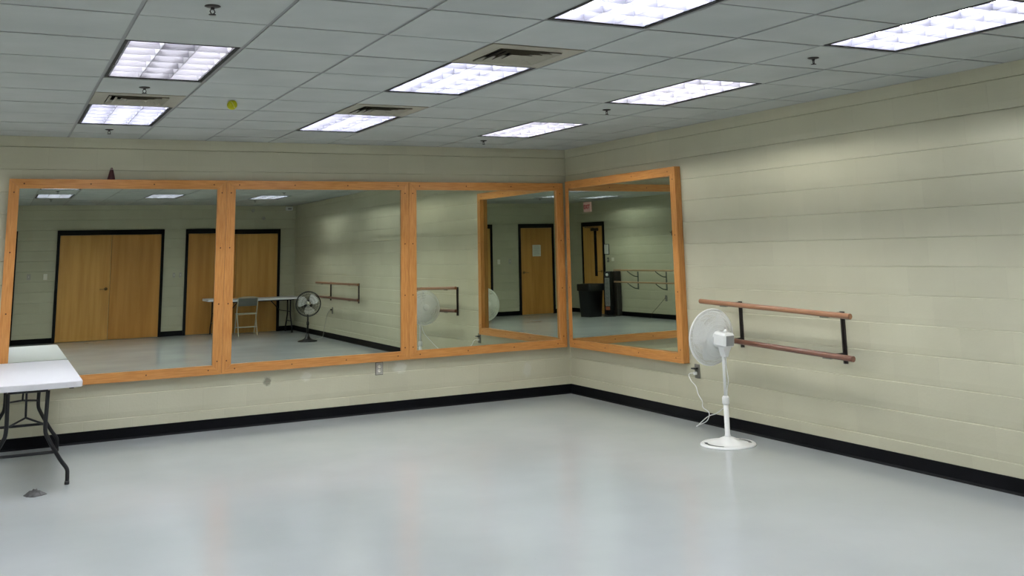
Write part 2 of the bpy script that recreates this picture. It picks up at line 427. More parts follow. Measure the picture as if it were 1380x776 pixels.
for i, j in lights:
    warm = (i, j) in ((0, 4), (6, 4), (6, 0))
    dead = (i, j) == (0, 4)
    lab = 'louvered ceiling light in the %s, %s' % (CN[i], RN[j])
    if dead: lab = 'recessed louvered ceiling light with its middle tube out, over the leftmost mirror'
    t = thing('ceiling_light', lab, 'ceiling light', (GX + (i + .5) * T, GY - (j + 1) * T, H), 0, 'recessed louvered lights in the ceiling')
    for nm in ('housing', 'trim_frame', 'louver'): link(nm, FM[nm], t)
    for k in (-1, 0, 1):
        key = 'tubedim' if dead and k == 0 else ('tubewarm' if warm else 'tube')
        o = link('lamp_tube', FM[key], t); o.location = (k * .185, 0, 0)
        if dead and k == 0: o['label'] = 'unlit middle fluorescent tube'

def vent_meshes():
    c = {}
    h = T / 2 - .011; q = .20
    b = MB()
    b.box((-h, -h, -.002), (h, -q, .006)).box((-h, q, -.002), (h, h, .006)).box((-h, -q, -.002), (-q, q, .006)).box((q, -q, -.002), (h, q, .006))
    c['vent_plate'] = b.data('vent_plate', [M['vent']])
    b = MB()
    for k, (r0, r1) in enumerate(((.197, .165), (.155, .123), (.113, .081), (.071, .03))):
        z0, z1 = -.008, .018
        for t_ in (0, .0012):
            vs = [(sx * r0, sy * r0, z0 + t_) for sx, sy in ((-1, -1), (1, -1), (1, 1), (-1, 1))] + [(sx * r1, sy * r1, z1 + t_) for sx, sy in ((-1, -1), (1, -1), (1, 1), (-1, 1))]
            b.add(vs, [(0, 1, 5, 4), (1, 2, 6, 5), (2, 3, 7, 6), (3, 0, 4, 7)])
    b.box((-.03, -.03, .017), (.03, .03, .0195))
    c['vent_slats'] = b.data('vent_slats', [M['vent']])
    b = MB(); b.add([(-h, -h, .02), (h, -h, .02), (h, h, .02), (-h, h, .02), (-h, -h, .12), (h, -h, .12), (h, h, .12), (-h, h, .12)], [(4, 5, 6, 7), (0, 1, 5, 4), (1, 2, 6, 5), (2, 3, 7, 6), (3, 0, 4, 7)])
    c['duct_box'] = b.data('duct_box', [M['gap']])
    return c
VM = vent_meshes()
VL = {(0, 2): 'beige square air diffuser between the two lights over the leftmost mirror', (3, 2): 'beige square air diffuser beside the small far light over the second mirror', (3, 6): 'beige square air diffuser behind the bigger, nearer light over the second mirror'}
for i, j in vents:
    t = thing('ceiling_vent', VL[(i, j)], 'air vent', (GX + (i + .5) * T, GY - (j + .5) * T, H), 0, 'square air diffusers in the ceiling')
    for nm in VM: link(nm, VM[nm], t)

def sprinkler_meshes():
    c = {}
    c['escutcheon'] = MB().lathe([(0, -.001), (.034, -.001), (.036, -.004), (.024, -.009), (.014, -.011), (0, -.011)], 20).data('escutcheon', [M['steel']])
    b = MB()
    b.lathe([(0, -.011), (.010, -.011), (.008, -.019), (0, -.019)], 10)
    for s in (-1, 1): b.tube([(s * .008, 0, -.019), (s * .014, 0, -.028), (s * .005, 0, -.040)], .0025, 6)
    c['sprinkler_arms'] = b.data('sprinkler_arms', [M['steel']])
    c['deflector'] = MB().lathe([(0, -.040), (.015, -.040), (.017, -.043), (0, -.043)], 16).data('deflector', [M['steel']])
    return c
SM_ = sprinkler_meshes()
SL = {-.5: 'nearest the mirror wall', 3.5: 'between first and second lights from the mirrors', 7.5: 'between second and third lights from the mirrors', 11.5: 'just ahead of the rearmost light', 15.5: 'nearest the rear doors'}
for i, cn in ((0, 'leftmost mirror'), (6, 'right wall')):
    for j in (-.5, 3.5, 7.5, 11.5, 15.5):
        t = thing('ceiling_sprinkler', 'dark sprinkler in the %s column, %s' % (cn, SL[j]), 'sprinkler', (GX + (i + (.47 if i == 0 else .37)) * T, GY - j * T, H), .5, 'sprinkler heads under the ceiling')
        for nm in SM_: link(nm, SM_[nm], t)

# ------------------------------------------------------------------ mirrors
def mirror(label, x0, x1, z0, z1, origin, rz, yaw, pitch, depth=.055):
    """local frame: x along wall, -y into the room"""
    t = thing('wall_mirror', label, 'mirror', origin, rz, 'pine framed mirrors')
    fw = .085; w = x1 - x0
    def rail(kind):
        b = MB(); e = .0008
        if kind in ('bottom', 'top'):
            za, zb = (z0, z0 + fw) if kind == 'bottom' else (z1, z1 - fw)
            poly = [(x0 + e, za), (x1 - e, za), (x1 - fw - e, zb), (x0 + fw + e, zb)]
        else:
            xa, xb = (x0, x0 + fw) if kind == 'left' else (x1, x1 - fw)
            poly = [(xa, z0 + e), (xa, z1 - e), (xb, z1 - fw - e), (xb, z0 + fw + e)]
        b.prism(poly, 0, -depth)
        if kind in ('bottom', 'top'):
            zc = (za + zb) / 2
            for k in range(4):
                xs = x0 + .12 + (w - .24) * k / 3
                b.lathe([(0, 0), (.007, 0)], 8, mi=1, mtx=Matrix.Translation((xs, -depth - .0006, zc)) @ Matrix.Rotation(PI / 2, 4, 'X'))
        else:
            xc = (xa + xb) / 2
            for k in range(4):
                zs = z0 + .12 + (z1 - z0 - .24) * k / 3
                b.lathe([(0, 0), (.007, 0)], 8, mi=1, mtx=Matrix.Translation((xc, -depth - .0006, zs)) @ Matrix.Rotation(PI / 2, 4, 'X'))
        b.obj('frame_rail', [M['pine_x'] if kind in ('bottom', 'top') else M['pine_z'], M['screw']], t)
    for k in ('bottom', 'top', 'left', 'right'): rail(k)
    gw, gh = (w - 2 * fw) / 2 + .004, (z1 - z0 - 2 * fw) / 2 + .004
    b = MB().box((-gw, -.002, -gh), (gw, .002, gh))
    g_ = b.obj('mirror_glass', M['mirror'], t)
    g_.location = ((x0 + x1) / 2, -depth * .6, (z0 + z1) / 2)
    g_.rotation_euler = (pitch, 0, yaw)
R = math.radians
mirror('leftmost and left of three big pine framed mirrors, above the white table', -5.712, -3.828, .508, 2.332, (0, 0, 0), 0, 0, R(-.02))
mirror('middle of three joined pine framed mirrors, above the wall outlet', -3.826, -1.946, .508, 2.332, (0, 0, 0), 0, R(-.25), R(-.075))
mirror('right one of three joined pine framed mirrors, ending at the room corner', -1.944, -.068, .508, 2.332, (0, 0, 0), 0, R(.71), R(0))
# on the right wall: local x runs along -y
mirror('single pine framed mirror on the right wall beside the white fan', .106, 2.256, .513, 2.345, (0, 0, 0), -PI / 2, R(1.53), 0, .068)

# ------------------------------------------------------------------ barres
def wood_rail(p, q, r, m, parent):
    MB().tube([p, q], r, 20).obj('handrail', m, parent)
def barre_strips(label, group, ys, zs, brk, slope):
    t = thing('ballet_barre', label, 'ballet barre', (0, 0, 0), 0, group)
    (ya, yb), (zu, zl) = ys, zs
    mats = (M['raila'], M['railb'])
    for z, m in ((zu, mats[0]), (zl, mats[1])):
        wood_rail((-.185, ya, z), (-.185, yb, z - slope), .0215, m, t)
    for y in brk:
        dz = -slope * (y - ya) / (yb - ya)
        b = MB()
        b.box((-.008, y - .022, zl + dz - .075), (0, y + .022, zu + dz + .01))
        b.box((-.022, y - .004, zl + dz - .075), (-.008, y + .004, zu + dz + .01))
        for z in (zu, zl):
            zz = z + dz
            b.tube([(-.008, y, zz), (-.175, y, zz)], .007, 8)
        b.obj('wall_bracket', M['steel'], t)
        for z in (zu, zl):
            zz = z + dz - .0225
            MB().box((-.197, y - .045, zz - .004), (-.173, y + .045, zz + .003), bev=.002).obj('rail_saddle', M['greysteel'], t)
    return t
G_B = 'double ballet barres on the walls'
barre_strips('short brown double ballet barre on the right wall behind the white fan', G_B, (-2.72, -4.535), (1.101, .798), (-3.05, -4.27), .052)
barre_strips('double ballet barre on the right wall near the black fan, seen in the middle mirror', G_B, (-7.43, -10.2), (1.07, .80), (-7.95, -9.77), .0)
t = thing('ballet_barre', 'double barre with curved grey brackets, on the left wall seen in a mirror', 'ballet barre', (0, 0, 0), 0, G_B)
for z in (1.06, .79): wood_rail((-W + .3, -10.0, z), (-W + .3, -6.4, z), .018, M['railc'], t)
for y in (-9.46, -8.37, -7.28):
    b = MB()
    b.box((-W, y - .02, .62), (-W + .012, y + .02, 1.02))
    for z in (1.06, .79):
        pts = bez([(-W + .012, y, z - .15), (-W + .1, y, z - .14), (-W + .2, y, z - .09), (-W + .3, y, z - .02)], 5)
        b.tube(pts, .011, 8)
    b.obj('wall_bracket', M['greysteel'], t)

# ------------------------------------------------------------------ outlets, switches, plates
def plate(name, label, cat, loc, rz, w, h, m, kind='outlet', group=None, rim=None):
    """local: -y faces the room"""
    t = thing(name, label, cat, loc, rz, group)
    if rim: MB().box((-w / 2 - .004, -.003, -h / 2 - .004), (w / 2 + .004, 0, h / 2 + .004)).obj('back_box', rim, t)
    MB().box((-w / 2, -.008, -h / 2), (w / 2, -.003 if rim else 0, h / 2), bev=.002).obj('cover_plate', m, t)
    if kind == 'outlet':
        for s in (-1, 1):
            so = MB().lathe([(0, 0), (.016, 0), (.016, -.002)], 16, mtx=Matrix.Translation((0, -.0105, s * .02)) @ Matrix.Rotation(-PI / 2, 4, 'X')).obj('socket', M['ivory'] if m is not M['plate'] else M['plate'], t)
            MB().box((-.007, -.0115, s * .02 - .004), (-.005, -.0106, s * .02 + .005)).box((.005, -.0115, s * .02 - .004), (.007, -.0106, s * .02 + .005)).obj('slot', M['gap'], so)
    elif kind == 'switch':
        MB().prism([(-.005, -.010), (.005, -.010), (.005, .012), (-.005, .012)], -.0085, -.018).obj('toggle', M['ivory'], t)
    return t
G_O = 'wall outlets'
plate('wall_outlet', 'pale outlet with dark edge under the middle mirror on the back wall', 'wall outlet', (-2.25, 0, .436), 0, .072, .118, M['plateback'], 'outlet', G_O, M['gap'])
plate('wall_outlet', 'grey metal outlet with white cord on the right wall beside the white fan', 'wall outlet', (0, -2.375, .452), -PI / 2, .075, .125, M['plate'], 'outlet', G_O)
plate('wall_outlet', 'grey outlet under the far barre by the black fan, seen in the middle mirror', 'wall outlet', (0, -9.66, .535), -PI / 2, .075, .125, M['plate'], 'outlet', G_O)
plate('wall_outlet', 'grey outlet under the left wall barre, seen in the right wall mirror', 'wall outlet', (-W, -8.41, .45), PI / 2, .075, .13, M['plate'], 'outlet', G_O)
G_S = 'switch plates on the rear wall'
plate('light_switch', 'ivory light switch plate just left of the double door, seen in the leftmost mirror', 'light switch', (-4.90, -D, 1.30), PI, .07, .115, M['ivory'], 'switch', G_S)
plate('light_switch', 'duller light switch plate nearest the single rear door, seen in the leftmost mirror', 'light switch', (-5.20, -D, 1.305), PI, .07, .115, M['plateback'], 'switch', G_S)
for k, x in enumerate((-2.32, -2.45)):
    plate('light_switch', 'faint wall coloured switch plate between the double doors, %s' % ('nearer the table' if k == 0 else 'nearer the lever door'), 'light switch', (x, -D, 1.25), PI, .05, .1, M['plateback'], 'switch', G_S)
plate('light_switch', 'dark switch plate above the tower heater on the left wall', 'light switch', (-W, -10.68, 1.29), PI / 2, .085, .115, M['plate'], 'switch', 'controls on the left wall')
plate('wall_thermostat', 'small white thermostat box above the tower heater on the left wall', 'thermostat', (-W, -10.47, 1.30), PI / 2, .11, .08, M['ivory'], '', 'controls on the left wall')
b = MB().box((-.10, -.014, -.125), (.10, 0, .125), bev=.003)
o = thing('wall_notice', 'small framed white notice on the left wall above the switches', 'notice', (-W, -10.72, 1.54), PI / 2)
b.obj('frame_border', M['steel'], o)
MB().box((-.088, -.0165, -.112), (.088, -.0145, .112)).obj('notice_paper', M['paper'], o)
# round devices high on the rear wall and the sensor in the rear corner
for x, z, l_ in ((-.95, 2.62, 'higher'), (-.71, 2.45, 'lower')):
    b = MB().lathe([(0, .012), (.03, .012), (.038, .004), (.038, 0)], 20, mtx=Matrix.Rotation(-PI / 2, 4, 'X'))
    o = b.obj('wall_disc', M['plateback']); o.location = (x, -D, z)
    tag(o, '%s of two small round caps on the rear wall above the second double door' % l_, 'wall cap', 'round wall caps')
o = thing('motion_sensor', 'white box sensor at the ceiling in the rear right corner, seen in the middle mirror', 'sensor', (-.16, -D + .03, H - .105))
MB().box((-.075, -.028, .0), (.075, .06, .085), bev=.012).obj('sensor_body', M['whiteplastic'], o)
MB().box((-.04, .06, .015), (.04, .07, .05), bev=.006).obj('sensor_lens', M['greyplastic'], o)

# exit sign on the left wall
o = thing('exit_sign', 'pinkish white EXIT sign with red letters high above the left wall door', 'exit sign', (-W, -11.5, 2.59))
MB().box((0, -.16, -.12), (.045, .16, .12), bev=.006).obj('sign_box', M['signface'], o)
fc = bpy.data.curves.new('exit_letters', 'FONT'); fc.body = 'EXIT'; fc.size = .14; fc.extrude = .002; fc.align_x = 'CENTER'; fc.align_y = 'CENTER'
fc.offset = .004
tmp = link('exit_curve', fc); me = bpy.data.meshes.new_from_object(tmp.evaluated_get(bpy.context.evaluated_depsgraph_get())); bpy.data.objects.remove(tmp)
me.name = 'exit_letters'; me.materials.clear(); me.materials.append(M['red'])
lt = link('exit_letters', me, o); lt.location = (.0475, 0, 0); lt.rotation_euler = (PI / 2, 0, PI / 2)

# notice sheet on the single rear door
o = thing('notice_sheet', 'white printed sheet taped to the single rear door', 'paper notice', (-5.93, -D + .026, 1.55))
MB().box((-.115, 0, -.14), (.115, .0015, .14)).obj('paper_sheet', M['paper'], o)
b = MB()
for k in range(9):
    wd = .08 if k % 3 else .06
    b.box((-wd, .0016, .105 - k * .026), (wd, .002, .109 - k * .026))
b.obj('printed_lines', M['ink'], o)

# ------------------------------------------------------------------ folding tables
def folding_table(label, loc, rz, group):
    """long side along local y, centre of floor footprint at origin"""
    t = thing('folding_table', label, 'folding table', loc, rz, group)
    L, Wd, Zt = 1.83, .70, .74
    # top slab with rounded corners and a drooping edge
    n = 6; rc = .05
    def outline(ins):
        pts = []
        for cx, cy, a0 in ((Wd / 2 - rc, L / 2 - rc, 0), (-Wd / 2 + rc, L / 2 - rc, 90), (-Wd / 2 + rc, -L / 2 + rc, 180), (Wd / 2 - rc, -L / 2 + rc, 270)):
            for k in range(n + 1):
                a = math.radians(a0 + 90 * k / n); pts.append((cx + (rc - ins) * math.cos(a), cy + (rc - ins) * math.sin(a)))
        return pts
    rings = [(.03, Zt - .045), (.004, Zt - .045), (.0, Zt - .04), (.0, Zt - .007), (.002, Zt - .002), (.008, Zt)]
    vs = []; fs = []; N = 4 * (n + 1)
    for ins, z in rings: vs += [(x, y, z) for x, y in outline(ins)]
    for i in range(len(rings) - 1):
        for k in range(N): fs.append((i * N + k, i * N + (k + 1) % N, (i + 1) * N + (k + 1) % N, (i + 1) * N + k))
    fs.append(tuple(range((len(rings) - 1) * N, len(rings) * N))); fs.append(tuple(range(N))[::-1])
    MB().add(vs, fs).obj('tabletop', M['tabletop'], t)
    for q in (-1, 1): MB().box((q * .27, -.78, Zt - .065), (q * .30, .78, Zt - .046)).obj('side_rail', M['tableleg'], t)
    for s in (-1, 1):
        y = s * .74; yi = -s
        for q in (-1, 1):
            pts = bez([(q * .130, y, Zt - .07), (q * .128, y, .55), (q * .127, y, .40), (q * .15, y, .33), (q * .235, y, .18), (q * .283, y, .11), (q * .290, y, .06), (q * .290, y, .015)], 4)
            lg = MB().tube(pts, .0145, 10).obj('leg', M['tableleg'], t)
            MB().lathe([(0, .0), (.018, .0), (.018, .022), (.0145, .024)], 12, mtx=Matrix.Translation((q * .290, y, 0))).obj('foot_cap', M['blackplastic'], lg)
        MB().tube([(-.205, y, .235), (.205, y, .235)], .011, 8).obj('cross_bar', M['tableleg'], t)
        MB().tube([(-.13, y, Zt - .068), (.13, y, Zt - .068)], .011, 8).obj('hinge_bar', M['tableleg'], t)
        b = MB()
        c = (0, y + yi * .2, .465)
        b.tube([(-.128, y, .43), c], .008, 6).tube([(.128, y, .43), c], .008, 6)
        b.tube([c, (0, y + yi * .40, Zt - .06)], .009, 6)
        b.obj('folding_brace', M['tableleg'], t)
    return t
folding_table('white folding table with dark bent legs under the leftmost mirror', (-5.505, -.985, 0), 0, 'white folding tables')
folding_table('white folding table across the rear double door, seen in the middle mirror', (-.96, -12.27, 0), PI / 2, 'white folding tables')

# ------------------------------------------------------------------ folding chair (by the rear table)
t = thing('folding_chair', 'beige metal folding chair with grey back at the rear table', 'chair', (-1.18, -11.98, 0), 0)
for s in (-1, 1):
    x = s * .205
    MB().tube(bez([(x, -.21, .0), (x, .0, .43), (x * .98, .13, .77)], 4), .011, 8).obj('frame_leg', M['chairpaint'], t)
    MB().tube([(x * .93, .20, .0), (x * .93, -.02, .46)], .010, 8).obj('leg', M['chairpaint'], t)
MB().tube([(-.2, .125, .765), (-.1, .135, .785), (.1, .135, .785), (.2, .125, .765)], .011, 8).obj('top_bar', M['chairpaint'], t)
b = MB()
NB = 8
vs = []
for k in range(NB + 1):
    u = -1 + 2 * k / NB; x = u * .19; y = .118 + .02 * (1 - u * u)
    for z, dy in ((.60, -.035), (.76, .0)): vs += [(x, y + dy, z), (x, y + dy + .012, z)]
fs = []
for k in range(NB):
    a = 4 * k; c = 4 * (k + 1)
    fs += [(a, c, c + 2, a + 2), (a + 1, a + 3, c + 3, c + 1), (a + 2, c + 2, c + 3, a + 3), (a, a + 1, c + 1, c)]
fs += [(0, 2, 3, 1), (4 * NB, 4 * NB + 1, 4 * NB + 3, 4 * NB + 2)]
b.add(vs, fs).obj('backrest', M['chairback'], t)
MB().box((-.19, -.24, .425), (.19, .13, .447), bev=.008).obj('seat', M['chairpaint'], t)
MB().tube([(-.19, .13, .17), (.19, .13, .17)], .009, 8).obj('cross_bar', M['chairpaint'], t)
MB().tube([(-.2, -.13, .16), (.2, -.13, .16)], .009, 8).obj('cross_bar', M['chairpaint'], t)

# ------------------------------------------------------------------ pedestal fans
def ring(b, r, y, w, n=48, k=6):
    b.tube([(r * math.cos(2 * PI * i / n), y, r * math.sin(2 * PI * i / n)) for i in range(n)], w, k, closed=True)
def make_fan(label, loc, rz, hz, rad, mbody, mgrille, mblade, mmotor, style, tilt, headoff, group, collar_z):
    t = thing('pedestal_fan', label, 'fan', loc, rz, group)
    # base
    if style == 'disc':
        b = MB(); n = 64; Rb = .225
        # flat rim disc with two kidney slots, swelling to a dome in the middle
        def hgt(r, a):
            s = max(0, 1 - r / .17); return .016 + .052 * (s * s * (3 - 2 * s))
        rr = [0, .03, .06, .09, .12, .145, .165, .19, .215, .222, .225]
        vs = []; fs = []
        for r in rr:
            for k in range(n):
                a = 2 * PI * k / n; z = hgt(r, a) if r < .222 else (.012 if r < .225 else .004)
                vs.append((r * math.cos(a), r * math.sin(a), z))
        def slot(i, k):
            a = (k + .5) / n * 360; return rr[i] >= .165 - 1e-6 and rr[i + 1] <= .191 and (abs((a - 0 + 180) % 360 - 180) < 42 or abs((a - 180 + 180) % 360 - 180) < 42) 
        for i in range(len(rr) - 1):
            for k in range(n):
                if slot(i, k): continue
                fs.append((i * n + k, i * n + (k + 1) % n, (i + 1) * n + (k + 1) % n, (i + 1) * n + k))
        b.add(vs, fs, True)
        b.lathe([(.225, .004), (.223, 0), (.215, 0)], n)
        # grey slot floors
        base = b.obj('base', mbody, t)
        b = MB()
        for c0 in (0, 180):
            m_ = 14; vs = []
            for k in range(m_ + 1):
                a = math.radians(c0 - 42 + 84 * k / m_)
                vs += [(.163 * math.cos(a), .163 * math.sin(a), .006), (.192 * math.cos(a), .192 * math.sin(a), .006)]
            b.add(vs, [(2 * k, 2 * k + 1, 2 * k + 3, 2 * k + 2) for k in range(m_)])
        b.obj('carry_slot', M['greyplastic'], base)
        MB().lathe([(.0, .06), (.024, .06), (.024, .075), (.021, .08), (.021, collar_z), (0, collar_z)], 20).obj('lower_pole', mbody, t)
        MB().lathe([(.0, collar_z - .03), (.026, collar_z - .03), (.029, collar_z - .02), (.029, collar_z + .02), (.022, collar_z + .035), (0, collar_z + .035)], 20).obj('height_collar', mbody, t)
        MB().lathe([(0, collar_z + .03), (.0125, collar_z + .03), (.0125, hz - .10), (0, hz - .10)], 16).obj('upper_pole', mbody, t)
    else:
        b = MB().lathe([(0, 0), (.17, 0), (.178, .006), (.172, .02), (.12, .035), (.06, .06), (.035, .10), (.026, .15), (0, .15)], 40, sx=1.05, sy=.95)
        b.obj('base', mbody, t)
        MB().lathe([(0, .14), (.02, .14), (.018, .30), (.026, .31), (.026, .36), (.016, .37), (.014, hz - .11), (0, hz - .11)], 20).obj('pole', mbody, t)
    # head: an Empty-free assembly under the motor housing mesh
    HM = Matrix.Translation((headoff[0], headoff[1], hz)) @ Matrix.Rotation(tilt, 4, 'X')
    if style == 'disc':
        b = MB()
        b.box((-.058, -.235, -.05), (.058, -.085, .062), bev=.016)
        b.lathe([(.062, 0), (.07, .03), (.085, .055), (.0, .055)], 28, mtx=Matrix.Translation((0, -.10, 0)) @ Matrix.Rotation(-PI / 2, 4, 'X'))
        mo = b.obj('motor_housing', mmotor, t); mo.matrix_local = HM
        # grey slotted end plate
        b = MB().box((-.04, -.239, -.035), (.04, -.2355, .045))
        b.obj('rear_vent', M['greyplastic'], mo)
        b = MB().lathe([(0, 0), (.012, 0), (.014, .012), (.008, .03), (0, .03)], 12, mtx=Matrix.Translation((0, -.18, .062)))
        b.obj('oscillation_knob', mbody, mo)
        b = MB()
        b.prism([(-.012, -.13), (.012, -.13), (.042, -.045), (-.042, -.045)], -.20, -.13)
        b.obj('tilt_neck', mbody, mo)
    else:
        b = MB().lathe([(0, -.09), (.05, -.09), (.075, -.06), (.08, 0), (0, 0)], 24, mtx=Matrix.Translation((0, -.05, 0)) @ Matrix.Rotation(-PI / 2, 4, 'X'))
        mo = b.obj('motor_housing', mmotor, t); mo.matrix_local = HM
        b = MB().prism([(-.02, -.13), (.02, -.13), (.03, -.04), (-.03, -.04)], -.12, -.06)
        b.obj('tilt_neck', mbody, mo)
    # grilles
    def yprof(r, front):
        u = min(1, r / rad)
        return (.095 * (1 - u ** 3) if front else -.085 * (1 - u ** 4))
    for front in (False, True):
        b = MB(); nw = 120 if style == 'disc' else (36 if front else 90)
        w = .0021 if style == 'disc' else .0019
        rs = [rad * q for q in ((.22, .35, .5, .65, .8, .93) if style == 'disc' else (.3, .55, .8))]
        for r in rs: ring(b, r, yprof(r, front), w * 1.2, 48, 5)
        for k in range(nw):
            a = 2 * PI * k / nw; tw = .35 if (front and style == 'disc') else 0
            pts = []
            for q in (.18, .4, .6, .78, .9, 1.0):
                aa = a + tw * (1 - q); r = rad * q; pts.append((r * math.cos(aa), yprof(r, front), r * math.sin(aa)))
            b.tube(pts, w, 4, cap=False)
        o = b.obj('front_grille' if front else 'rear_grille', mgrille, mo)
    b = MB(); ring(b, rad + .002, 0, .008 if style == 'disc' else .011, 64, 8); b.obj('guard_ring', mgrille, mo)
    b = MB().lathe([(0, .012), (rad * .17, .010), (rad * .2, .0), (rad * .18, -.004), (0, -.004)], 28, mtx=Matrix.Translation((0, .095, 0)) @ Matrix.Rotation(-PI / 2, 4, 'X'))
    b.obj('grille_cap', mbody if style == 'disc' else M['chrome'], mo)
    # blades
    nb = 3
    for k in range(nb):
        a0 = 2 * PI * k / nb + .5; b = MB(); vs = []; NR, NC = 7, 7
        for i in range(NR + 1):
            q = i / NR; r = .035 + (rad * .86 - .035) * q; half = math.radians(18 + 26 * math.sin(PI * min(1, q * .62 + .18)) * (1 - .25 * q))
            for j in range(NC + 1):
                u = -1 + 2 * j / NC; a = a0 + half * u + .25 * q
                vs.append((r * math.cos(a), .008 - .026 * u * (1 - .3 * q), r * math.sin(a)))
        nn = len(vs); vs += [(x, y - .002, z) for x, y, z in vs]
        fs = []
        for i in range(NR):
            for j in range(NC):
                p = i * (NC + 1) + j; fs.append((p, p + 1, p + NC + 2, p + NC + 1)); fs.append((nn + p, nn + p + NC + 1, nn + p + NC + 2, nn + p + 1))
        b.add(vs, fs, True).obj('fan_blade', mblade, mo)
    MB().lathe([(0, .03), (.03, .028), (.036, .01), (.036, -.03), (0, -.03)], 20, mtx=Matrix.Translation((0, .01, 0)) @ Matrix.Rotation(-PI / 2, 4, 'X')).obj('blade_hub', mblade if style == 'disc' else M['blackplastic'], mo)
    return t
fan = make_fan('white pedestal fan with round base standing before the right wall barre', (-.445, -3.34, 0), R(2), .835, .226, M['whiteplastic'], M['whitegrille'], M['clearwhite'], M['whiteplastic'], 'disc', R(5), (0, .14), 'pedestal fans', .345)
# its power cord, from the outlet to the pole
def w2l(t, pts):
    m = (Matrix.Translation(t.location) @ t.rotation_euler.to_matrix().to_4x4()).inverted(); return [m @ Vector(p) for p in pts]
cord = [(-.03, -2.37, .44), (-.09, -2.36, .43), (-.10, -2.40, .38), (-.10, -2.47, .335), (-.10, -2.50, .27), (-.10, -2.555, .215), (-.10, -2.56, .165), (-.11, -2.66, .13), (-.115, -2.63, .06), (-.13, -2.51, .006), (-.15, -2.53, .006), (-.125, -2.66, .10), (-.16, -2.85, .16), (-.26, -3.1, .27), (-.36, -3.26, .42), (-.40, -3.33, .50), (-.425, -3.345, .62), (-.43, -3.36, .72)]
cd = MB().tube(w2l(fan, bez(cord, 8)), .0042, 6).obj('power_cord', M['whiteplastic'], fan)
MB().box((-.014, -.016, -.014), (.014, .016, .014), bev=.004, mtx=Matrix.Translation(w2l(fan, [(-.027, -2.372, .435)])[0])).obj('plug', M['whiteplastic'], cd)
MB().box((-.022, -.026, -.006), (.022, .026, .006), bev=.002, mtx=Matrix.Translation(w2l(fan, [(-.034, -2.372, .478)])[0])).obj('plug_adapter', M['blackplastic'], cd)

fan2 = make_fan('black floor fan with shiny blades by the far right wall, seen in the middle mirror', (-.56, -9.38, 0), R(12), .70, .225, M['blackplastic'], M['blackplastic'], M['silverblade'], M['blackplastic'], 'flare', R(8), (0, .10), 'pedestal fans', .3)
cord = [(-.02, -9.66, .55), (-.07, -9.68, .52), (-.10, -9.74, .40), (-.11, -9.84, .2), (-.14, -9.86, .03), (-.25, -9.8, .006), (-.38, -9.55, .006), (-.50, -9.44, .03)]
cd = MB().tube(w2l(fan2, bez(cord, 8)), .004, 6).obj('power_cord', M['greyplastic'], fan2)
MB().box((-.018, -.02, -.012), (.018, .02, .012), bev=.003, mtx=Matrix.Translation(w2l(fan2, [(-.03, -9.66, .552)])[0])).obj('plug', M['blackplastic'], cd)

# ------------------------------------------------------------------ left wall: bin, tower heater
t = thing('trash_bin', 'black lined trash bin beside the left wall door, seen in the right wall mirror', 'trash bin', (-7.02, -10.45, 0), .2)
b = MB()
def rrect(w, d, z, n=4, rc=.06):
    pts = []
    for cx, cy, a0 in ((w / 2 - rc, d / 2 - rc, 0), (-w / 2 + rc, d / 2 - rc, 90), (-w / 2 + rc, -d / 2 + rc, 180), (w / 2 - rc, -d / 2 + rc, 270)):
        for k in range(n + 1):
            a = math.radians(a0 + 90 * k / n); pts.append((cx + rc * math.cos(a), cy + rc * math.sin(a), z))
    return pts
def loft(b, rings, smooth=True, capb=True, mi=0):
    N = len(rings[0]); vs = [p for r in rings for p in r]
    fs = [(i * N + k, i * N + (k + 1) % N, (i + 1) * N + (k + 1) % N, (i + 1) * N + k) for i in range(len(rings) - 1) for k in range(N)]
    if capb: fs.append(tuple(range(N))[::-1])
    b.add(vs, fs, smooth, mi)
loft(b, [rrect(.40, .36, 0), rrect(.47, .43, .70), rrect(.49, .45, .70), rrect(.49, .45, .73), rrect(.45, .41, .73), rrect(.38, .34, .05)])
b.obj('bin_body', M['blackplastic'], t)
b = MB(); loft(b, [rrect(.505, .465, .60 + 0), rrect(.51, .47, .74), rrect(.50, .46, .755), rrect(.44, .40, .75), rrect(.40, .36, .3)], capb=False)
b.obj('bin_liner', M['bag'], t)

t = thing('tower_heater', 'tall dark tower fan heater with silver front by the left wall bin', 'tower heater', (-7.38, -10.20, 0), R(-60))
MB().lathe([(0, 0), (.15, 0), (.155, .01), (.14, .03), (.05, .045), (0, .045)], 28).obj('base', M['blackplastic'], t)
b = MB(); loft(b, [rrect(.18, .19, .04, rc=.05), rrect(.18, .19, .98, rc=.05), rrect(.15, .16, 1.03, rc=.05)]); b.add(rrect(.15, .16, 1.03, rc=.05), [tuple(range(20))]); b.obj('tower_body', M['blackplastic'], t)
b = MB().box((-.06, .095, .24), (.06, .102, .88), bev=.003)
g_ = b.obj('front_grille', M['greyplastic'], t)
b = MB()
for k in range(30): b.box((-.05, .1025, .26 + k * .02), (.05, .1035, .267 + k * .02))
b.obj('grille_slots', M['gap'], g_)
MB().lathe([(0, .012), (.03, .01), (.035, 0)], 20, mtx=Matrix.Translation((0, .0955, .955)) @ Matrix.Rotation(-PI / 2, 4, 'X')).obj('control_dial', M['whiteplastic'], t)
MB().box((-.055, .0955, .15), (.055, .104, .225), bev=.004).obj('lower_panel', M['orange'], t)
t = thing('dark_panel', 'dark upright panel against the left wall behind the tower heater', 'case', (-W + .09, -10.22, 0), 0)  # plain upright block for the dark strip next to the heater
MB().box((-.07, -.10, .0), (.06, .10, 1.03), bev=.02).obj('panel_body', M['steel'], t)
MB().tube([(.06, -.03, .92), (.085, -.03, .92), (.085, .03, .92), (.06, .03, .92)], .006, 6).obj('panel_handle', M['blackplastic'], t)
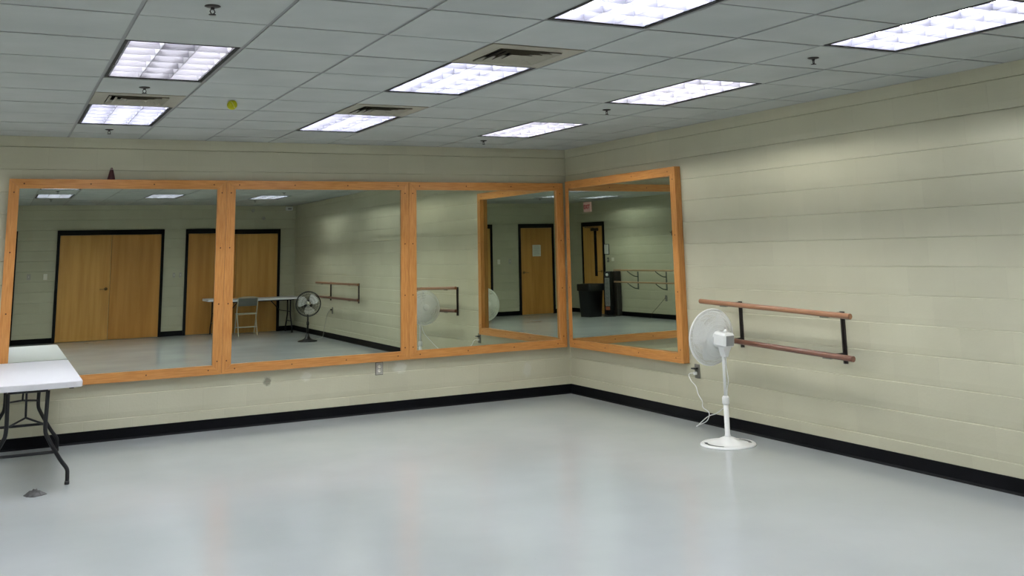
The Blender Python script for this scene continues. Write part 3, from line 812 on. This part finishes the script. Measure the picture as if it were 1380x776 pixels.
o = MB().tube(bez([(-W + .02, -8.41, .47), (-W + .06, -8.43, .42), (-W + .07, -8.65, .26), (-W + .08, -8.87, .10), (-W + .09, -8.9, .01), (-W + .15, -9.2, .006), (-W + .17, -9.6, .006)], 8), .004, 6).obj('extension_lead', M['steel'])
tag(o, 'dark thin cord running from the left wall outlet down to the floor', 'cord')

# ------------------------------------------------------------------ small things
t = thing('small_cone', 'tiny dark red cone standing on the top edge of the leftmost mirror', 'ornament', (-4.873, -.03, 2.3325))
MB().lathe([(0, 0), (.034, 0), (.034, .008), (.017, .085), (.014, .09), (0, .09)], 20).obj('cone_body', M['cone'], t)
MB().lathe([(0, .09), (.013, .09), (.011, .105), (.004, .112), (0, .112)], 14).obj('cone_tip', M['conetip'], t)

b = MB(); rb = .036; prof = [(rb * math.sin(PI * k / 16), -rb * math.cos(PI * k / 16)) for k in range(17)]
b.lathe(prof, 28)
t = thing('tennis_ball', 'yellow green ball stuck against the ceiling tiles near the far left light', 'ball', (-4.315, -2.72, H - .030))
b.obj('felt_ball', M['ball'], t)
pts = []
for k in range(48):
    a = 2 * PI * k / 48; th = math.radians(90) + .75 * math.sin(2 * a) ; ph = a + .35 * math.sin(2 * a + 1.57) * 0
    v = Vector((math.cos(a) * .62 * (1 + .0), math.sin(a) * .62, math.sin(2 * a) * .6)).normalized() * (rb + .0003); pts.append(v)
MB().tube(pts, .0012, 5, closed=True).obj('ball_seam', M['seam'], t)

# crumpled scrap on the floor by the table
b = MB(); n = 22; rings = []
random.seed(4)
ph = [random.uniform(.7, 1.25) for _ in range(n)]
for q, z in ((1, .0), (1.0, .004), (.8, .012), (.5, .028), (.22, .034), (.05, .03)):
    rings.append([(.075 * q * ph[k] * math.cos(2 * PI * k / n), .062 * q * ph[(k + 5) % n] * math.sin(2 * PI * k / n), z * random.uniform(.7, 1.3)) for k in range(n)])
loft(b, rings, False); b.add(rings[-1], [tuple(range(n))])
o = b.obj('cloth_scrap', M['rag']); o.location = (-5.43, -1.98, 0); tag(o, 'small crumpled dark grey scrap on the floor before the white table', 'scrap')
# dark speck high on the left wall
t = thing('wall_hook', 'small dark hook high on the left wall, at the mirror frame edge', 'hook', (-W, -8.09, 1.86))
MB().box((0, -.02, -.055), (.008, .02, .055), bev=.002).obj('hook_plate', M['steel'], t)
MB().tube(bez([(.008, 0, .02), (.05, 0, .01), (.05, 0, .04)], 4), .005, 6).obj('hook_arm', M['steel'], t)

# ------------------------------------------------------------------ camera, world, view
cam = bpy.data.cameras.new('camera'); co = link('camera', cam)
cx, cy, cz, yaw, pitch, roll, f, px, py = -5.7570, -10.2003, 1.6016, .49240, .1794, -.0258, 1353.81, 728.8115, 88.9882
sy, cyw, sp, cp = math.sin(yaw), math.cos(yaw), math.sin(pitch), math.cos(pitch)
F = Vector((sy * cp, cyw * cp, sp)); Rt = Vector((cyw, -sy, 0)); Up = Rt.cross(F)
c_, s_ = math.cos(roll), math.sin(roll)
R2 = c_ * Rt + s_ * Up; U2 = -s_ * Rt + c_ * Up
mw = Matrix((R2, U2, -F)).transposed().to_4x4(); mw.translation = (cx, cy, cz); co.matrix_world = mw
cam.sensor_width = 36; cam.lens = f / 1380 * 36; cam.shift_x = (690 - px) / 1380; cam.shift_y = (py - 388) / 1380
cam.clip_start = .05; cam.clip_end = 100
sc = bpy.context.scene; sc.camera = co
w = bpy.data.worlds.new('world'); sc.world = w; w.use_nodes = True
w.node_tree.nodes['Background'].inputs[0].default_value = (0, 0, 0, 1)
vs_ = sc.view_settings; vs_.view_transform = 'Standard'; vs_.look = 'None'; vs_.gamma = 1; vs_.exposure = 0; vs_.use_curve_mapping = False
cy_ = sc.cycles; cy_.use_denoising = True; cy_.max_bounces = 14; cy_.diffuse_bounces = 6; cy_.glossy_bounces = 8; cy_.sample_clamp_indirect = 8
